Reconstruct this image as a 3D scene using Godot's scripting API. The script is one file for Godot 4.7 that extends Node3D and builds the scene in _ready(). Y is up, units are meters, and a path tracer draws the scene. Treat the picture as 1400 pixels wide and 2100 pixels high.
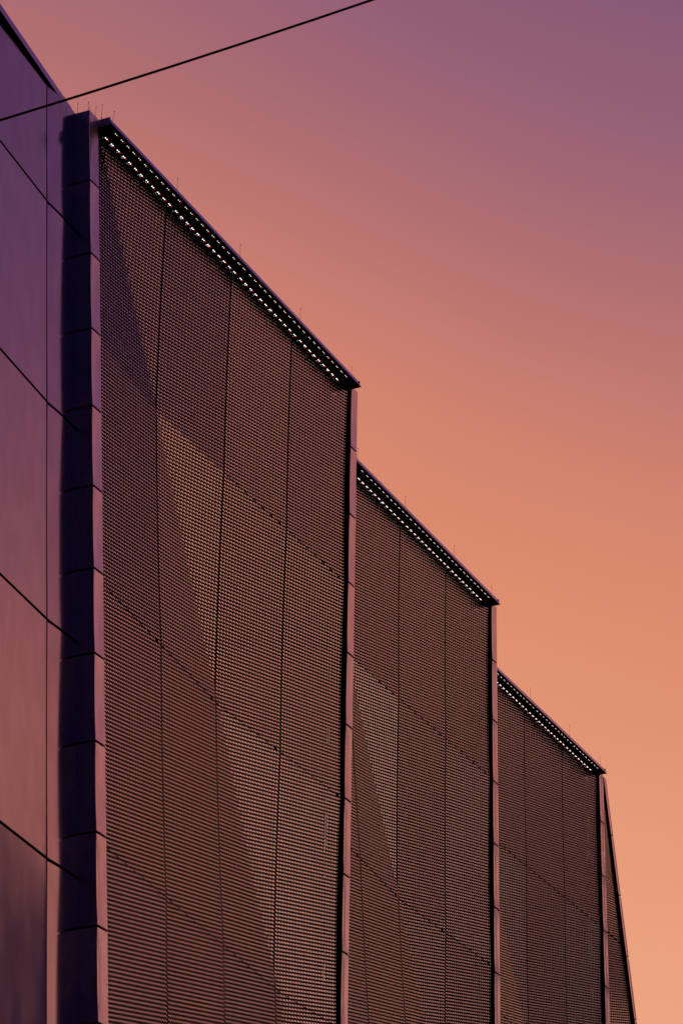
extends Node3D
# A stepped, metal-mesh-clad building under a dusk sky, seen from the street looking up.

# ---------------------------------------------------------------- constants of the place
const HALF_ROOF := 42.31                       # underside of the roof canopies
const CELL_S := 0.172                          # pitch of the expanded metal along the facade
const CELL_H := 0.105                          # pitch up the facade
const STEP_H := 0.036                          # rise of a row from cell to cell
const BLOCK_S := [0.55, 17.18, 33.95]          # where each stepped block begins along the facade
const BLOCK_W := [0.0, -2.2, -4.55]            # how far each block is set back
const BAY := [3.88, 3.88, 4.04]                # width of its mesh panels
const LEVELS := [42.26, 35.85, 29.07, 22.4, 15.7]

var rng := RandomNumberGenerator.new()
var M := {}
var names := {}


class Builder:
	var v := PackedVector3Array()
	var n := PackedVector3Array()
	var ix := PackedInt32Array()

	func quad(a: Vector3, b: Vector3, c: Vector3, d: Vector3, hint: Vector3) -> void:
		var nn := (b - a).cross(d - a).normalized()
		var k := v.size()
		v.append_array([a, b, c, d])
		if nn.dot(hint) < 0.0:
			nn = -nn
			ix.append_array([k, k + 1, k + 2, k, k + 2, k + 3])
		else:
			ix.append_array([k, k + 2, k + 1, k, k + 3, k + 2])
		n.append_array([nn, nn, nn, nn])

	func grid(f: Callable, nu: int, nv: int, hint: Vector3) -> void:
		var k := v.size()
		var e := 0.002
		var flip := false
		for i in nu + 1:
			for j in nv + 1:
				var u := float(i) / nu
				var t := float(j) / nv
				var p: Vector3 = f.call(u, t)
				var du: Vector3 = f.call(minf(u + e, 1.0), t) - f.call(maxf(u - e, 0.0), t)
				var dv: Vector3 = f.call(u, minf(t + e, 1.0)) - f.call(u, maxf(t - e, 0.0))
				var nn := du.cross(dv).normalized()
				flip = nn.dot(hint) < 0.0
				v.append(p)
				n.append(-nn if flip else nn)
		for i in nu:
			for j in nv:
				var a := k + i * (nv + 1) + j
				var b := a + nv + 1
				if flip:
					ix.append_array([a, b, b + 1, a, b + 1, a + 1])
				else:
					ix.append_array([a, b + 1, b, a, a + 1, b + 1])

	func box(lo: Vector3, hi: Vector3) -> void:
		var a := [Vector3(lo.x, lo.y, lo.z), Vector3(hi.x, lo.y, lo.z), Vector3(hi.x, lo.y, hi.z), Vector3(lo.x, lo.y, hi.z),
			Vector3(lo.x, hi.y, lo.z), Vector3(hi.x, hi.y, lo.z), Vector3(hi.x, hi.y, hi.z), Vector3(lo.x, hi.y, hi.z)]
		hexa(a)

	func hexa(a: Array) -> void:               # eight corners: the bottom four round, then the top four
		var mid := Vector3.ZERO
		for p in a:
			mid += p / 8.0
		for q in [[0, 1, 2, 3], [4, 5, 6, 7], [0, 1, 5, 4], [1, 2, 6, 5], [2, 3, 7, 6], [3, 0, 4, 7]]:
			var c: Vector3 = (a[q[0]] + a[q[1]] + a[q[2]] + a[q[3]]) / 4.0
			quad(a[q[0]], a[q[1]], a[q[2]], a[q[3]], c - mid)

	func tube(path: PackedVector3Array, radii: PackedFloat32Array, sides: int) -> void:
		var k := v.size()
		for i in path.size():
			var along := (path[mini(i + 1, path.size() - 1)] - path[maxi(i - 1, 0)]).normalized()
			var x := along.cross(Vector3.UP if absf(along.y) < 0.9 else Vector3.RIGHT).normalized()
			var y := along.cross(x).normalized()
			for j in sides:
				var a := TAU * j / sides
				var o := x * cos(a) + y * sin(a)
				v.append(path[i] + o * radii[i])
				n.append(o)
		for i in path.size() - 1:
			for j in sides:
				var a := k + i * sides + j
				var b := k + i * sides + (j + 1) % sides
				ix.append_array([a, a + sides, b, b, a + sides, b + sides])

	func dome(c: Vector3, r: float) -> void:    # a lens that bulges downward
		var k := v.size()
		var rings := [[1.0, 0.0], [0.97, -0.4], [0.6, -0.85]]
		for g in rings:
			for j in 8:
				var a := TAU * j / 8
				v.append(c + Vector3(cos(a) * r * g[0], r * 0.7 * g[1], sin(a) * r * g[0]))
				n.append(Vector3(cos(a) * g[0], g[1] - 0.1, sin(a) * g[0]).normalized())
		v.append(c + Vector3(0, -r * 0.7, 0))
		n.append(Vector3.DOWN)
		for i in 2:
			for j in 8:
				var a := k + i * 8 + j
				var b := k + i * 8 + (j + 1) % 8
				ix.append_array([a, b, a + 8, b, b + 8, a + 8])
		for j in 8:
			ix.append_array([k + 16 + j, k + 16 + (j + 1) % 8, k + 24])

	func mesh(into: ArrayMesh = null) -> ArrayMesh:
		var m := into if into else ArrayMesh.new()
		var arr := []
		arr.resize(Mesh.ARRAY_MAX)
		arr[Mesh.ARRAY_VERTEX] = v
		arr[Mesh.ARRAY_NORMAL] = n
		arr[Mesh.ARRAY_INDEX] = ix
		m.add_surface_from_arrays(Mesh.PRIMITIVE_TRIANGLES, arr)
		return m


func numbered(called: String, under: Node) -> String:
	var key := str(under.get_instance_id()) + called
	var k: int = names.get(key, 0)
	names[key] = k + 1
	return called if k == 0 else "%s_%03d" % [called, k]


func put(called: String, b: Builder, mat: Material, parent: Node3D) -> MeshInstance3D:
	var o := MeshInstance3D.new()
	o.name = numbered(called, parent)
	o.mesh = b.mesh()
	o.mesh.surface_set_material(0, mat)
	parent.add_child(o, true)
	return o


func part(called: String, parent: Node3D, label := "") -> Node3D:
	var o := Node3D.new()
	o.name = numbered(called, parent)
	parent.add_child(o, true)
	if label:
		o.set_meta("label", label)
	return o


func thing(called: String, label: String, category: String, at: Transform3D) -> Node3D:
	var o := Node3D.new()
	o.name = numbered(called, self)
	o.transform = at
	o.set_meta("label", label)
	o.set_meta("category", category)
	add_child(o, true)
	return o


# ---------------------------------------------------------------- sky
func ramp(table: Array, x: float) -> Color:
	for i in table.size() - 1:
		if x <= table[i + 1][0]:
			var t := clampf((x - table[i][0]) / (table[i + 1][0] - table[i][0]), 0.0, 1.0)
			var a: Color = table[i][1]
			return a.lerp(table[i + 1][1], t)
	return table[-1][1]


func s8(r: float, g: float, b: float) -> Color:
	return Color(r / 255.0, g / 255.0, b / 255.0).srgb_to_linear()


func dusk_sky() -> Image:
	var glow := [[0.0, Color(1.1, 0.66, 0.46)], [6.0, Color(1.0, 0.56, 0.37)], [12.0, s8(244, 178, 143)], [18.7, s8(236, 163, 128)], [26.5, s8(220, 140, 110)], [28.8, s8(211, 132, 110)], [33.0, s8(178, 112, 113)],
		[36.2, s8(153, 98, 118)], [39.6, s8(133, 88, 118)], [48.0, s8(74, 48, 100)], [65.0, s8(46, 36, 88)], [90.0, s8(34, 30, 74)]]
	var away := [[0.0, s8(30, 21, 44)], [20.0, s8(13, 10, 38)], [60.0, s8(18, 16, 52)], [90.0, s8(34, 30, 74)]]
	var haze := FastNoiseLite.new()
	haze.seed = 5
	haze.frequency = 0.02
	haze.fractal_octaves = 4
	var w := 1024
	var h := 512
	var im := Image.create(w, h, false, Image.FORMAT_RGBAF)
	for j in h:
		var el := 90.0 - (j + 0.5) / h * 180.0
		for i in w:
			var az := fposmod((i + 0.5) / w * 360.0 + 180.0, 360.0) - 180.0
			var eff := maxf(el + 3.8 * tanh(az / 10.0) * smoothstep(175.0, 90.0, absf(az)), 0.0)
			var c := ramp(glow, eff)
			var side := cos(deg_to_rad(az - 12.0))
			var m := smoothstep(-0.7, 0.35, side)
			c = ramp(away, maxf(el, 0.0)).lerp(c, m)
			var veil := 1.0 + 0.022 * haze.get_noise_2d(cos(deg_to_rad(az)) * 90.0 + sin(deg_to_rad(az)) * 210.0, el * 7.0)
			im.set_pixel(i, j, Color(c.r * veil, c.g * veil, c.b * veil))
	return im


# ---------------------------------------------------------------- materials
func metal(called: String, color: Color, rough: float, metallic: float) -> StandardMaterial3D:
	var m := StandardMaterial3D.new()
	m.resource_name = called
	m.albedo_color = color.linear_to_srgb()
	m.roughness = rough
	m.metallic = metallic
	return m


func glowing(called: String, color: Color, energy: float) -> StandardMaterial3D:
	var m := StandardMaterial3D.new()
	m.resource_name = called
	m.albedo_color = Color(0.5, 0.5, 0.5)
	m.emission_enabled = true
	m.emission = color
	m.emission_energy_multiplier = energy
	return m


func wear(m: StandardMaterial3D, freq: float, lo: float, hi: float, rel: float) -> void:
	# rain streaks and uneven coating: roughness varies, and the sheet is never quite flat
	var fn := FastNoiseLite.new()
	fn.seed = 7
	fn.frequency = freq
	fn.fractal_octaves = 4
	var g := Gradient.new()
	g.set_color(0, Color(lo, lo, lo))
	g.set_color(1, Color(hi, hi, hi))
	var t := NoiseTexture2D.new()
	t.width = 512
	t.height = 512
	t.seamless = true
	t.noise = fn
	t.color_ramp = g
	m.roughness = 1.0
	m.roughness_texture = t
	m.roughness_texture_channel = BaseMaterial3D.TEXTURE_CHANNEL_RED
	m.uv1_triplanar = true
	m.uv1_world_triplanar = true
	m.uv1_scale = Vector3(0.31, 0.11, 0.31)
	var c := NoiseTexture2D.new()
	c.width = 512
	c.height = 512
	c.seamless = true
	var fc := FastNoiseLite.new()
	fc.seed = 21
	fc.frequency = freq * 1.7
	fc.fractal_octaves = 5
	c.noise = fc
	var gc := Gradient.new()
	gc.set_color(0, Color(1.0 - rel, 1.0 - rel, 1.0 - rel))
	gc.set_color(1, Color(1, 1, 1))
	c.color_ramp = gc
	m.albedo_texture = c


func materials() -> void:
	M.clad = metal("violet coated aluminium", Color(0.6, 0.51, 0.74), 0.24, 1.0)
	wear(M.clad, 0.008, 0.22, 0.32, 0.1)
	M.wall = metal("violet wall cladding", Color(0.43, 0.375, 0.58), 0.22, 1.0)
	wear(M.wall, 0.006, 0.1, 0.16, 0.12)
	M.trim = metal("dark violet trim", Color(0.6, 0.5, 0.7), 0.25, 1.0)
	M.mesh = metal("champagne expanded metal", Color(0.82, 0.79, 0.98), 0.17, 1.0)
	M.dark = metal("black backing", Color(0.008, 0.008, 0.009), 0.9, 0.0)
	M.soffit = metal("black soffit", Color(0.012, 0.012, 0.014), 0.7, 0.0)
	M.fixture = metal("black lamp housing", Color(0.02, 0.02, 0.02), 0.5, 0.3)
	M.rod = metal("dark steel rod", Color(0.05, 0.045, 0.05), 0.5, 0.6)
	M.cable = metal("black cable sheath", Color(0.012, 0.012, 0.013), 0.75, 0.0)
	M.body = metal("violet reflection tint", Color(0.2, 0.15, 0.62), 0.9, 0.0)  # colour chosen for how the added unseen building mirrors in the metal
	M.glass = metal("dark window glass", Color(0.03, 0.025, 0.06), 0.6, 0.0)
	M.asphalt = metal("asphalt", Color(0.05, 0.05, 0.052), 0.9, 0.0)
	for m in [M.dark, M.soffit, M.body, M.glass]:
		m.metallic_specular = 0.0
	M.white = glowing("white lens", Color(1.0, 0.97, 0.95), 2.6)
	M.white_small = glowing("white pinpoint lens", Color(1.0, 0.98, 0.94), 2.4)
	M.red = glowing("red lens", Color(1.0, 0.12, 0.05), 1.6)


# ---------------------------------------------------------------- the facade's shape
func fold(block: int, s: float, h: float) -> float:
	# each block is a vertical sheet and a sheet that leans out towards its foot, meeting in a slanting valley
	var top: float = 42.6 - 1.69 * (s - BLOCK_S[block])
	return BLOCK_W[block] - 0.1 + 0.0727 * maxf(0.0, top - h)


func facade(block: int, s: float, h: float, h0: float, h1: float) -> float:
	var t := clampf((h - h0) / (h1 - h0), 0.0, 1.0)
	return fold(block, s, h) - 0.12 * t * (1.0 - t)


# one knuckle of the expanded metal: columns along the strand, three points across it
var cell_v := PackedVector3Array()
var cell_n := PackedVector3Array()
var cell_i := PackedInt32Array()


func make_cell() -> void:
	var xs := [-0.072, -0.042, 0.008, 0.084]
	var hh := [0.010, 0.0235, 0.018, 0.008]
	var out := [-0.005, 0.003, 0.003, -0.005]
	var yaw := [-0.12, -0.03, 0.03, 0.12]
	for c in 4:
		var mid: float = -0.09 * xs[c]
		for r in 3:
			var t := 1.0 - r                    # 1 upper edge, 0 middle, -1 lower edge
			var bulge := 0.004 if r == 1 else 0.0
			cell_v.append(Vector3(xs[c], mid + t * hh[c], out[c] + bulge - 0.004 * t))
			cell_n.append(Vector3(yaw[c], 0.1 * t, 1.0).normalized())
	for c in 3:
		for r in 2:
			var a := c * 3 + r
			cell_i.append_array([a, a + 3, a + 1, a + 1, a + 3, a + 4])
	# the thin neck that climbs to the next knuckle
	for p in [Vector3(0.078, -0.004, -0.008), Vector3(0.084, -0.010, -0.008), Vector3(0.096, 0.036, -0.012), Vector3(0.102, 0.032, -0.012)]:
		cell_v.append(p)
		cell_n.append(Vector3(-0.5, -0.1, 1.0).normalized())
	cell_i.append_array([12, 14, 13, 13, 14, 15])


func weave(frames: Array, called: String, parent: Node3D) -> void:
	# frames: one Transform3D per knuckle
	var nv := cell_v.size()
	var ni := cell_i.size()
	var v := PackedVector3Array()
	var n := PackedVector3Array()
	var ix := PackedInt32Array()
	v.resize(frames.size() * nv)
	n.resize(frames.size() * nv)
	ix.resize(frames.size() * ni)
	var k := 0
	var q := 0
	for f: Transform3D in frames:
		for i in nv:
			v[k + i] = f * cell_v[i]
			n[k + i] = f.basis * cell_n[i]
		for i in ni:
			ix[q + i] = k + cell_i[i]
		k += nv
		q += ni
	var b := Builder.new()
	b.v = v
	b.n = n
	b.ix = ix
	put(called, b, M.mesh, parent)


func mesh_panel(block: int, s0: float, s1: float, h0: float, h1: float, tilt: float, parent: Node3D) -> void:
	var frames := []
	var count := int((s1 - s0 - 0.07) / CELL_S)
	var pitch := (s1 - s0 - 0.07) / count
	for i in count:
		var s := s0 + 0.025 + (i + 0.5) * pitch
		var h := h0 + fposmod(i * STEP_H - h0, CELL_H)
		while h < h1:
			var w := facade(block, s, h, h0, h1)
			var ds := (facade(block, s + 0.05, h, h0, h1) - w) / 0.05
			var dh := (facade(block, s, h + 0.05, h0, h1) - w) / 0.05
			var leans := lerpf(-0.045, 0.008, smoothstep(-0.7, 0.7, 42.6 - 1.69 * (s - BLOCK_S[block]) - h))
			var z := Vector3(-ds, -dh + tilt + leans + rng.randf_range(-0.02, 0.02), 1.0).normalized()
			var x := (Vector3(1, 0, ds + rng.randf_range(-0.02, 0.02))).normalized()
			var y := z.cross(x).normalized()
			x = y.cross(z)
			frames.append(Transform3D(Basis(x, y, z), Vector3(s, h, w)))
			h += CELL_H
	weave(frames, "mesh_panel", parent)
	if h0 < 20.0 or (h0 > 35.0 and s0 < BLOCK_S[block] + 7.0 and block == 0):
		return
	var bar := Builder.new()                     # the thin dark joint along the panel's lower edge, kinked where the sheet folds
	var knots := [s0 + 0.03]
	var bend: float = BLOCK_S[block] + (42.6 - h0) / 1.69
	if bend > s0 + 0.1 and bend < s1 - 0.1:
		knots.append(bend)
	knots.append(s1 - 0.03)
	for k in knots.size() - 1:
		var a: float = knots[k]
		var z: float = knots[k + 1]
		var wa := fold(block, a, h0) + 0.012
		var wz := fold(block, z, h0) + 0.012
		bar.hexa([Vector3(a, h0 - 0.008, wa - 0.05), Vector3(z, h0 - 0.008, wz - 0.05), Vector3(z, h0 - 0.008, wz), Vector3(a, h0 - 0.008, wa),
			Vector3(a, h0 + 0.008, wa - 0.05), Vector3(z, h0 + 0.008, wz - 0.05), Vector3(z, h0 + 0.008, wz), Vector3(a, h0 + 0.008, wa)])
	put("joint_trim", bar, M.dark, parent)


# ---------------------------------------------------------------- fins
func cladding_box(s0: float, s1: float, h0: float, h1: float, depth: float, front: Callable, dish: float, belly := 0.0) -> Builder:
	# a folded sheet-metal box: dished front and side, eased arrises; front(h) is how far out its face stands
	var b := Builder.new()
	var e := 0.012
	var sag := func(t: float) -> float: return -4.0 * dish * t * (1.0 - t)
	b.grid(func(u, t):
		var h := lerpf(h0 + e, h1 - e, t)
		return Vector3(lerpf(s0 + e, s1 - e, u), h, front.call(h) + sag.call(t) * (0.25 + 2.4 * u * (1.0 - u)) + belly * (u - 0.5 * u * u - 0.06)), 6, 12, Vector3.BACK)
	for side in [[s0, -1.0], [s1, 1.0]]:
		b.grid(func(u, t):
			var h := lerpf(h0 + e, h1 - e, t)
			return Vector3(side[0] - side[1] * sag.call(t) * -0.5 * 4.0 * u * (1.0 - u), h, lerpf(front.call(h) - depth, front.call(h) - e, u)), 4, 8, Vector3(side[1], 0, 0))
		for k in 12:
			var a := lerpf(h0 + e, h1 - e, k / 12.0)
			var c := lerpf(h0 + e, h1 - e, (k + 1) / 12.0)
			var fa: float = front.call(a)
			var fc: float = front.call(c)
			var sa: float = sag.call(k / 12.0) * 0.25
			var sc: float = sag.call((k + 1) / 12.0) * 0.25
			b.quad(Vector3(side[0] - side[1] * e, a, fa + sa), Vector3(side[0], a, fa - e), Vector3(side[0], c, fc - e), Vector3(side[0] - side[1] * e, c, fc + sc), Vector3(side[1], 0, 1))
	for top in [[h0, e, -1.0], [h1, -e, 1.0]]:
		var h: float = top[0]
		var f: float = front.call(h)
		b.quad(Vector3(s0 + e, h, f - depth), Vector3(s1 - e, h, f - depth), Vector3(s1 - e, h, f - e), Vector3(s0 + e, h, f - e), Vector3(0, top[2], 0))
		var g: float = front.call(h + top[1])
		b.quad(Vector3(s0 + e, h, f - e), Vector3(s1 - e, h, f - e), Vector3(s1 - e, h + top[1], g), Vector3(s0 + e, h + top[1], g), Vector3(0, top[2], 1))
		for side in [[s0, 1.0], [s1, -1.0]]:
			b.quad(Vector3(side[0] + side[1] * e, h, f - depth), Vector3(side[0] + side[1] * e, h, f - e), Vector3(side[0], h + top[1], g - e), Vector3(side[0], h + top[1], g - depth), Vector3(-side[1], top[2], 0))
	return b


func fin(s0: float, s1: float, front: Callable, depth: float, joints: Array, gap: float, inset: float, dish: float, label: String, parent: Node3D, shade_strip := true) -> void:
	var f := part("fin", parent, label)
	for k in joints.size() - 1:
		var hi: float = joints[k] - (gap / 2.0 if k > 0 else 0.0)
		var lo: float = joints[k + 1] + gap / 2.0
		put("cladding_panel", cladding_box(s0, s1, lo, hi, depth, front, dish), M.clad, f)
	var b := Builder.new()
	var t: float = joints[0] - 0.06
	var c: Array = []
	for h in [0.0, t]:
		var w: float = front.call(h) - inset
		c.append_array([Vector3(s0 + inset, h, w - depth + inset * 2.0), Vector3(s1 - inset, h, w - depth + inset * 2.0), Vector3(s1 - inset, h, w), Vector3(s0 + inset, h, w)])
	b.hexa(c)
	put("fin_core", b, M.dark, f)
	if not shade_strip:
		return
	b = Builder.new()                            # black strip added down the fin's near side to paint its shade
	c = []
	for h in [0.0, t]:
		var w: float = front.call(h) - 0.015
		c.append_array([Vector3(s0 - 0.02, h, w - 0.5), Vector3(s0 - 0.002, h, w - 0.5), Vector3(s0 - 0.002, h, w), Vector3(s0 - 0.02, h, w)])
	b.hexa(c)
	put("fin_shade_strip", b, M.dark, f)


func steps_down(top: float, first: float, each: float, low: float) -> Array:
	var a := [top, first]
	while a[-1] - each > low:
		a.append(a[-1] - each)
	return a


# ---------------------------------------------------------------- canopies
func canopy(block: int, s0: float, s1: float, lamp_from: float, rods: Array, label: String, parent: Node3D) -> void:
	var c := part("roof_canopy", parent, label)
	var w: float = BLOCK_W[block] + 0.4
	var back := w - 1.6
	var h0 := HALF_ROOF
	var h1 := HALF_ROOF + 0.215
	var lean := 0.11                            # the fascia leans back towards its top
	var b := Builder.new()
	b.hexa([Vector3(s0 + 0.01, h0, back), Vector3(s1 - 0.01, h0, back), Vector3(s1 - 0.01, h0, w - 0.03), Vector3(s0 + 0.01, h0, w - 0.03),
		Vector3(s0 + 0.01, h1 - 0.012, back), Vector3(s1 - 0.01, h1 - 0.012, back), Vector3(s1 - 0.01, h1 - 0.012, w - lean - 0.03), Vector3(s0 + 0.01, h1 - 0.012, w - lean - 0.03)])
	put("soffit", b, M.soffit, c)
	var cuts := [s0]
	for k in range(1, 4):
		var s: float = BLOCK_S[block] + BAY[block] * k + 1.9
		if s > s0 + 0.6 and s < s1 - 0.6:
			cuts.append(s)
	cuts.append(s1)
	for k in cuts.size() - 1:
		var a: float = cuts[k] + (0.005 if k > 0 else 0.0)
		var z: float = cuts[k + 1] - (0.005 if k < cuts.size() - 2 else 0.0)
		var f := Builder.new()
		f.hexa([Vector3(a, h0 - 0.02, w - 0.028), Vector3(z, h0 - 0.02, w - 0.028), Vector3(z, h0 - 0.02, w), Vector3(a, h0 - 0.02, w),
			Vector3(a, h1, w - lean - 0.2), Vector3(z, h1, w - lean - 0.2), Vector3(z, h1, w - lean), Vector3(a, h1, w - lean)])
		put("fascia_panel", f, M.trim, c)
	for side in [[s0, -1.0], [s1, 1.0]]:         # end plates
		var f := Builder.new()
		f.box(Vector3(side[0] - 0.006, h0 - 0.015, back), Vector3(side[0] + 0.006, h1 - 0.004, w - 0.06))
		put("end_plate", f, M.trim, c)
	# lamps: two rows under the soffit, in strips of twelve
	var lamps := ArrayMesh.new()
	for row in 2:
		var wl: float = BLOCK_W[block] + (-0.07 if row == 0 else 0.26)
		var r := 0.017 if row == 0 else 0.0105
		var proto := ArrayMesh.new()
		var body := Builder.new()
		body.box(Vector3(-0.125, -0.02, -0.035), Vector3(0.125, 0.0, 0.035))
		body.mesh(proto)
		proto.surface_set_material(0, M.fixture)
		var lit := Builder.new()
		lit.dome(Vector3(-0.075, -0.021, 0), r)
		lit.dome(Vector3(0.0, -0.021, 0), r)
		lit.mesh(proto)
		proto.surface_set_material(1, M.white if row == 0 else M.white_small)
		var red := Builder.new()
		red.dome(Vector3(0.075, -0.021, 0), r * 0.7)
		red.mesh(proto)
		proto.surface_set_material(2, M.red)
		for module in 4:
			for k in 12:
				var s: float = BLOCK_S[block] + 0.52 + BAY[block] * module + k * 0.317 * BAY[block] / 3.88 - (0.06 if row == 1 else 0.0)
				if s > s1 - 0.62 or s < lamp_from:
					continue
				var o := MeshInstance3D.new()
				o.name = numbered("led_lamp", c)
				o.mesh = proto
				o.position = Vector3(s, h0 - 0.001, wl)
				c.add_child(o, true)
	for r in rods:
		put("lightning_rod", rod_shape(Vector3(r[0], h1 - 0.02, r[1]), r[2], r[3]), M.rod, c)


func rod_shape(at: Vector3, tall: float, lean: float) -> Builder:
	var b := Builder.new()
	var tip := at + Vector3(lean, tall, 0)
	b.tube(PackedVector3Array([at, at + Vector3(0, 0.03, 0), at + Vector3(0, 0.031, 0), tip]), PackedFloat32Array([0.018, 0.018, 0.006, 0.004]), 6)
	b.tube(PackedVector3Array([tip - Vector3(0, 0.02, 0), tip, tip + Vector3(0.01, 0.02, 0), tip + Vector3(0.012, 0.035, 0)]), PackedFloat32Array([0.004, 0.012, 0.01, 0.001]), 6)
	return b


# ---------------------------------------------------------------- scene
func _ready() -> void:
	rng.seed = 11
	# camera: a long lens, tilted up at the roofline, rolled by one degree
	var cam := Camera3D.new()
	cam.name = "camera"
	cam.fov = 21.06286
	cam.near = 0.5
	cam.far = 6000.0
	cam.transform = Transform3D(Basis(Vector3(0.999832, 0.016446, 0.008111), Vector3(-0.018338, 0.896705, 0.442248), Vector3(0.0, -0.442322, 0.896856)).orthonormalized(), Vector3(0, 1.6, 0))
	add_child(cam)
	cam.current = true
	# sky
	var env := Environment.new()
	var pan := PanoramaSkyMaterial.new()
	pan.panorama = ImageTexture.create_from_image(dusk_sky())
	pan.energy_multiplier = 1.0
	var sky := Sky.new()
	sky.sky_material = pan
	env.background_mode = Environment.BG_SKY
	env.sky = sky
	env.ambient_light_source = Environment.AMBIENT_SOURCE_SKY
	env.reflected_light_source = Environment.REFLECTION_SOURCE_SKY
	env.tonemap_mode = Environment.TONE_MAPPER_LINEAR
	env.tonemap_exposure = 1.0
	env.sdfgi_enabled = true
	env.ssao_enabled = true
	env.ssil_enabled = true
	var we := WorldEnvironment.new()
	we.name = "environment"
	we.environment = env
	add_child(we)
	# the sun has all but set behind the building
	var sun := DirectionalLight3D.new()
	sun.name = "sun"
	sun.light_color = Color(1.0, 0.72, 0.5)
	sun.light_energy = 0.1
	sun.light_angular_distance = 0.5
	sun.shadow_enabled = true
	sun.rotation_degrees = Vector3(-3.0, 180.0 + 21.0, 0.0)
	add_child(sun)

	materials()
	make_cell()

	# ground
	var g := Builder.new()
	g.quad(Vector3(-3000, 0, -3000), Vector3(3000, 0, -3000), Vector3(3000, 0, 3000), Vector3(-3000, 0, 3000), Vector3.UP)
	var ground := put("ground", g, M.asphalt, self)
	ground.set_meta("kind", "structure")

	# the stepped building: x runs along its facade, z points out of it
	var d := Vector3(0.432598, 0, -0.901587)
	var out := Vector3(0.901587, 0, 0.432598)
	var base := Transform3D(Basis(d, Vector3.UP, out), Vector3(-6.729643, 0, -59.621405))
	var tower := thing("mesh_clad_building", "tall stepped building clad in dark folded metal mesh, lamps glowing under its roof edges", "building", base)

	# solid volumes behind the mesh
	var ends := [16.2, 32.8, 50.2]
	for k in 3:
		var b := Builder.new()
		var s0: float = BLOCK_S[k] - (0.1 if k == 0 else 0.6)
		b.box(Vector3(s0, 0, -26.0 - k * 1.3), Vector3(ends[k], 42.28, BLOCK_W[k] - 0.62))
		put("block_wall", b, M.dark, tower)
		b = Builder.new()                        # the plinth below the mesh
		var lo := 15.62
		b.hexa([Vector3(BLOCK_S[k], 0, BLOCK_W[k] - 0.61), Vector3(ends[k], 0, BLOCK_W[k] - 0.61), Vector3(ends[k], 0, fold(k, ends[k], 0)), Vector3(BLOCK_S[k], 0, fold(k, BLOCK_S[k], 0)),
			Vector3(BLOCK_S[k], lo, BLOCK_W[k] - 0.61), Vector3(ends[k], lo, BLOCK_W[k] - 0.61), Vector3(ends[k], lo, fold(k, ends[k], lo)), Vector3(BLOCK_S[k], lo, fold(k, BLOCK_S[k], lo))])
		put("plinth", b, M.clad, tower)

	# mesh screens, each of four bays and four storeys of panels
	var screen_labels := ["nearest and largest metal mesh screen", "middle metal mesh screen", "farther metal mesh screen"]
	for k in 3:
		var screen := part("mesh_screen", tower, screen_labels[k])
		for bay in 4:
			for lv in 4:
				if k > 0 and lv == 3:
					continue
				var s0: float = BLOCK_S[k] + BAY[k] * bay
				var s1: float = s0 + BAY[k]
				if bay == 3:
					s1 = ends[k] - 0.05
				var tilt := rng.randf_range(-0.05, 0.05)
				if k == 1 and bay == 1 and lv == 1:
					tilt = -0.12
				mesh_panel(k, s0, s1, LEVELS[lv + 1], LEVELS[lv], tilt, screen)

	# fins
	fin(0.0, 0.47, func(h): return 0.0 + 0.0743 * (42.53 - h), 1.1, steps_down(42.53, 40.33, 2.224, 1.0), 0.045, 0.06, 0.04, "leaning fin between the smooth wall and the nearest mesh screen", tower, false)
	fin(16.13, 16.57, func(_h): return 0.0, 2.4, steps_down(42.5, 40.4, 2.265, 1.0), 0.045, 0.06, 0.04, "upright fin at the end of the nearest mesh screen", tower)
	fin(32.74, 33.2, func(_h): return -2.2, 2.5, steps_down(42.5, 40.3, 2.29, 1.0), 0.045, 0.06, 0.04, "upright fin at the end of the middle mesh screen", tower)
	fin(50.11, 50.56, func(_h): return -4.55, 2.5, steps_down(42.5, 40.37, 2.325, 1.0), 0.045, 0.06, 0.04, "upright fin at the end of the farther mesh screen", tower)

	# canopies with their lamps and lightning rods
	canopy(0, 0.5, 15.98, 0.6, [[0.45, 0.1, 0.42, 0.0], [0.78, 0.22, 0.45, 0.1], [4.42, 0.2, 0.5, 0.0], [8.19, 0.2, 0.52, 0.0], [12.1, 0.2, 0.52, 0.0], [15.9, 0.1, 0.5, -0.03]], "nearest roof canopy with two rows of lamps", tower)
	canopy(1, 16.65, 32.58, 21.0, [[20.85, -2.0, 0.5, 0.0], [24.66, -2.0, 0.5, 0.0], [28.84, -2.0, 0.52, 0.0], [32.5, -2.1, 0.5, -0.03]], "middle roof canopy with two rows of lamps", tower)
	canopy(2, 33.3, 49.92, 38.0, [[41.79, -4.3, 0.5, 0.0], [46.03, -4.3, 0.5, 0.0], [49.8, -4.4, 0.5, -0.03]], "farthest roof canopy with two rows of lamps", tower)
	for r in [[0.06, -0.08, 0.3], [0.3, -0.2, 0.3], [0.06, -0.4, 0.36], [0.4, -0.05, 0.34]]:
		put("lightning_rod", rod_shape(Vector3(r[0], 42.52, r[1]), r[2], 0.0), M.rod, tower)

	# the last volume, whose outer corner leans out beyond the third fin
	var corner := func(h: float) -> float: return -5.3 + 0.0972 * (43.3 - h)
	var lb := Builder.new()
	lb.hexa([Vector3(50.5, 0, -28), Vector3(58, 0, -28), Vector3(52.9, 0, corner.call(0) - 0.5), Vector3(50.5, 0, corner.call(0) - 0.5),
		Vector3(50.5, 42.5, -28), Vector3(58, 42.5, -28), Vector3(52.9, 42.5, corner.call(42.5) - 0.5), Vector3(50.5, 42.5, corner.call(42.5) - 0.5)])
	put("block_wall", lb, M.dark, tower)
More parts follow.
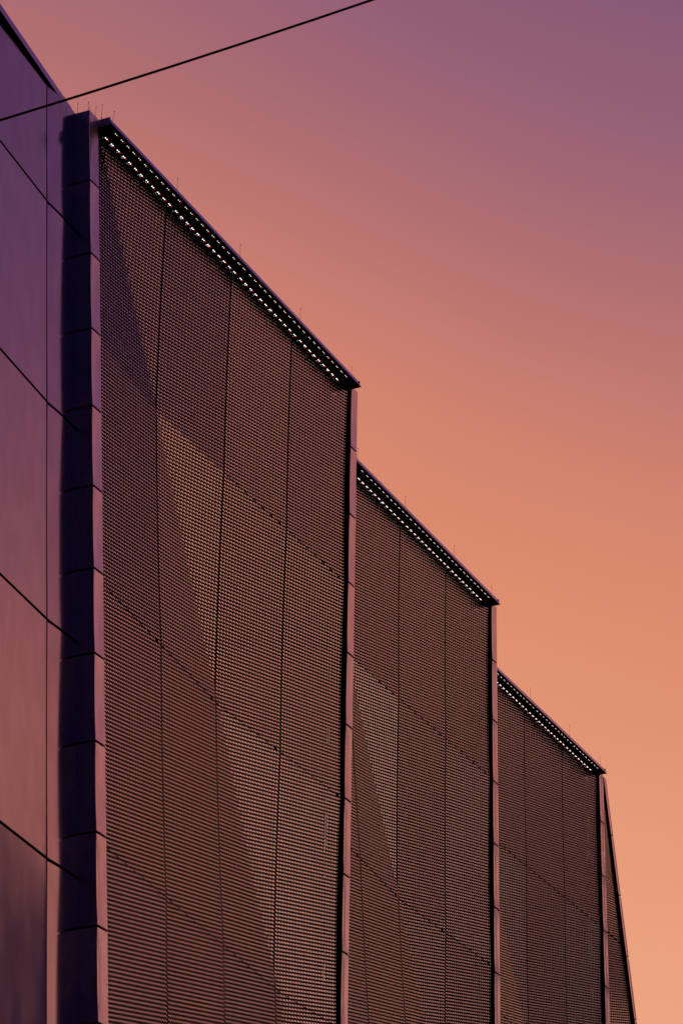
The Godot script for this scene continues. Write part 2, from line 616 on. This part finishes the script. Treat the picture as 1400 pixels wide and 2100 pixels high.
	fin(52.7, 53.0, func(h): return corner.call(h), 0.3, steps_down(43.3, 40.68, 2.66, 1.0), 0.06, 0.09, 0.01, "farthest fin, leaning out at the right edge of the building", tower)
	var last := part("mesh_screen", tower, "narrow leaning mesh screen before the farthest fin")
	for lv in 3:
		var h0: float = LEVELS[lv + 1]
		var h1: float = LEVELS[lv]
		var frames := []
		for i in 12:
			var s := 50.66 + i * CELL_S
			var h := h0 + 0.04 + fposmod(i * STEP_H, CELL_H)
			while h < h1 - 0.03:
				var near := -4.64
				var far: float = corner.call(h) - 0.13
				var slope := (far - near) / 2.1
				var z := Vector3(-slope, 0.05 + rng.randf_range(-0.02, 0.02), 1.0).normalized()
				var y := z.cross(Vector3(1, 0, slope)).normalized()
				frames.append(Transform3D(Basis(y.cross(z), y, z), Vector3(s, h, near + slope * (s - 50.6))))
				h += CELL_H
		weave(frames, "mesh_panel", last)

	# faint wash of the lamps down the mesh
	for k in 3:
		var a := AreaLight3D.new()
		a.name = "lamp_row_light"
		var lo: float = [0.9, 21.0, 38.5][k]
		var hi: float = [15.4, 32.0, 49.3][k]
		a.area_size = Vector2(hi - lo, 0.05)
		a.light_color = Color(0.75, 0.7, 1.0)
		a.light_energy = 0.0012
		a.area_range = 40.0
		a.shadow_enabled = true
		a.transform = base * Transform3D(Basis(Vector3.RIGHT, -PI / 2), Vector3((lo + hi) / 2.0, HALF_ROOF - 0.06, BLOCK_W[k] - 0.07))
		add_child(a, true)

	# the smooth-walled building on the left
	var lx := Vector3(0.322916, 0, -0.946428)
	var ln := Vector3(0.946428, 0, 0.322916)
	var at := base * Vector3(0, 0, -0.53)
	var left := thing("panel_clad_building", "building with a smooth wall of large violet metal panels, left of the mesh screens", "building", Transform3D(Basis(lx, Vector3.UP, ln), at))
	var lean := func(h: float) -> float: return 0.0692 * (42.57 - h)
	var cols := [0.35, -1.595, -7.2, -12.8]
	var rows := [42.52, 38.84, 33.08, 27.32, 21.5, 15.7, 9.9, 4.1, 0.0]
	for c in 3:
		for r in rows.size() - 1:
			var x1: float = cols[c] - 0.026
			var x0: float = cols[c + 1] + 0.026
			var h1: float = rows[r] - (0.03 if r > 0 else 0.0)
			var h0: float = rows[r + 1] + 0.03
			put("cladding_panel", cladding_box(x0, x1, h0, h1, 0.07, lean, 0.025, 0.27 if c == 0 else 0.0), M.wall, left)
	var wb := Builder.new()
	wb.hexa([Vector3(-12.9, 0, -14), Vector3(0.3, 0, -14), Vector3(0.3, 0, lean.call(0) - 0.09), Vector3(-12.9, 0, lean.call(0) - 0.09),
		Vector3(-12.9, 42.4, -14), Vector3(0.3, 42.4, -14), Vector3(0.3, 42.4, lean.call(42.4) - 0.09), Vector3(-12.9, 42.4, lean.call(42.4) - 0.09)])
	put("wall_core", wb, M.dark, left)
	var cope := part("coping", left)
	for seg in [[-0.02, -3.9], [-3.91, -7.8], [-7.81, -12.9]]:
		var b := Builder.new()
		var c: Array = []
		for hz in [[42.46, 0.0], [42.72, -0.05]]:
			var w0: float = 0.04 - 0.022 * seg[0] + hz[1]
			var w1: float = 0.04 - 0.022 * seg[1] + hz[1]
			c.append_array([Vector3(seg[1], hz[0], -1.0), Vector3(seg[0], hz[0], -1.0), Vector3(seg[0], hz[0], w0), Vector3(seg[1], hz[0], w1)])
		b.hexa(c)
		put("coping_panel", b, M.trim, cope)
	var under := Builder.new()
	under.hexa([Vector3(-12.8, 42.45, -0.9), Vector3(-0.04, 42.45, -0.9), Vector3(-0.04, 42.45, 0.03), Vector3(-12.8, 42.45, 0.3),
		Vector3(-12.8, 42.459, -0.9), Vector3(-0.04, 42.459, -0.9), Vector3(-0.04, 42.459, 0.03), Vector3(-12.8, 42.459, 0.3)])
	put("coping_soffit", under, M.soffit, cope)
	put("lightning_rod", rod_shape(Vector3(-0.32, 42.59, -0.05), 0.22, -0.06), M.rod, left)

	# added building out of view, placed and tinted to darken the metal's reflections
	var across := [[211.0, 430.0, 122.0, 72.0]]
	var said := ["added unseen long building, coloured violet for its dark reflection in the metal"]
	for k in 1:
		var o: Array = across[k]
		var added_block := thing("added_reflection_block", said[k], "building", base * Transform3D(Basis(), Vector3(o[0], 0, o[3])))
		var wide: float = o[1] - o[0]
		var b := Builder.new()
		b.box(Vector3(0, 0, 0), Vector3(wide, o[2], 16))
		put("wall", b, M.body, added_block)
		var floors := int(o[2] / 4.0)
		for f in floors:
			var w := Builder.new()
			w.box(Vector3(0.8, f * 4.0 + 1.2, -0.02), Vector3(wide - 0.8, f * 4.0 + 3.2, 0.05))
			put("window_band", w, M.glass, added_block)

	# the cable overhead
	var path := PackedVector3Array()
	var rad := PackedFloat32Array()
	for i in 41:
		var x := lerpf(-14.0, 18.0, i / 40.0)
		var t := x + 3.788
		path.append(Vector3(x, 18.6 + 0.4 * t + 0.0055 * t * t, -25.0))
		rad.append(0.0145)
	var cb := Builder.new()
	cb.tube(path, rad, 8)
	var cable := put("overhead_cable", cb, M.cable, self)
	cable.set_meta("label", "black cable slung across the sky in front of the buildings")
	cable.set_meta("category", "cable")
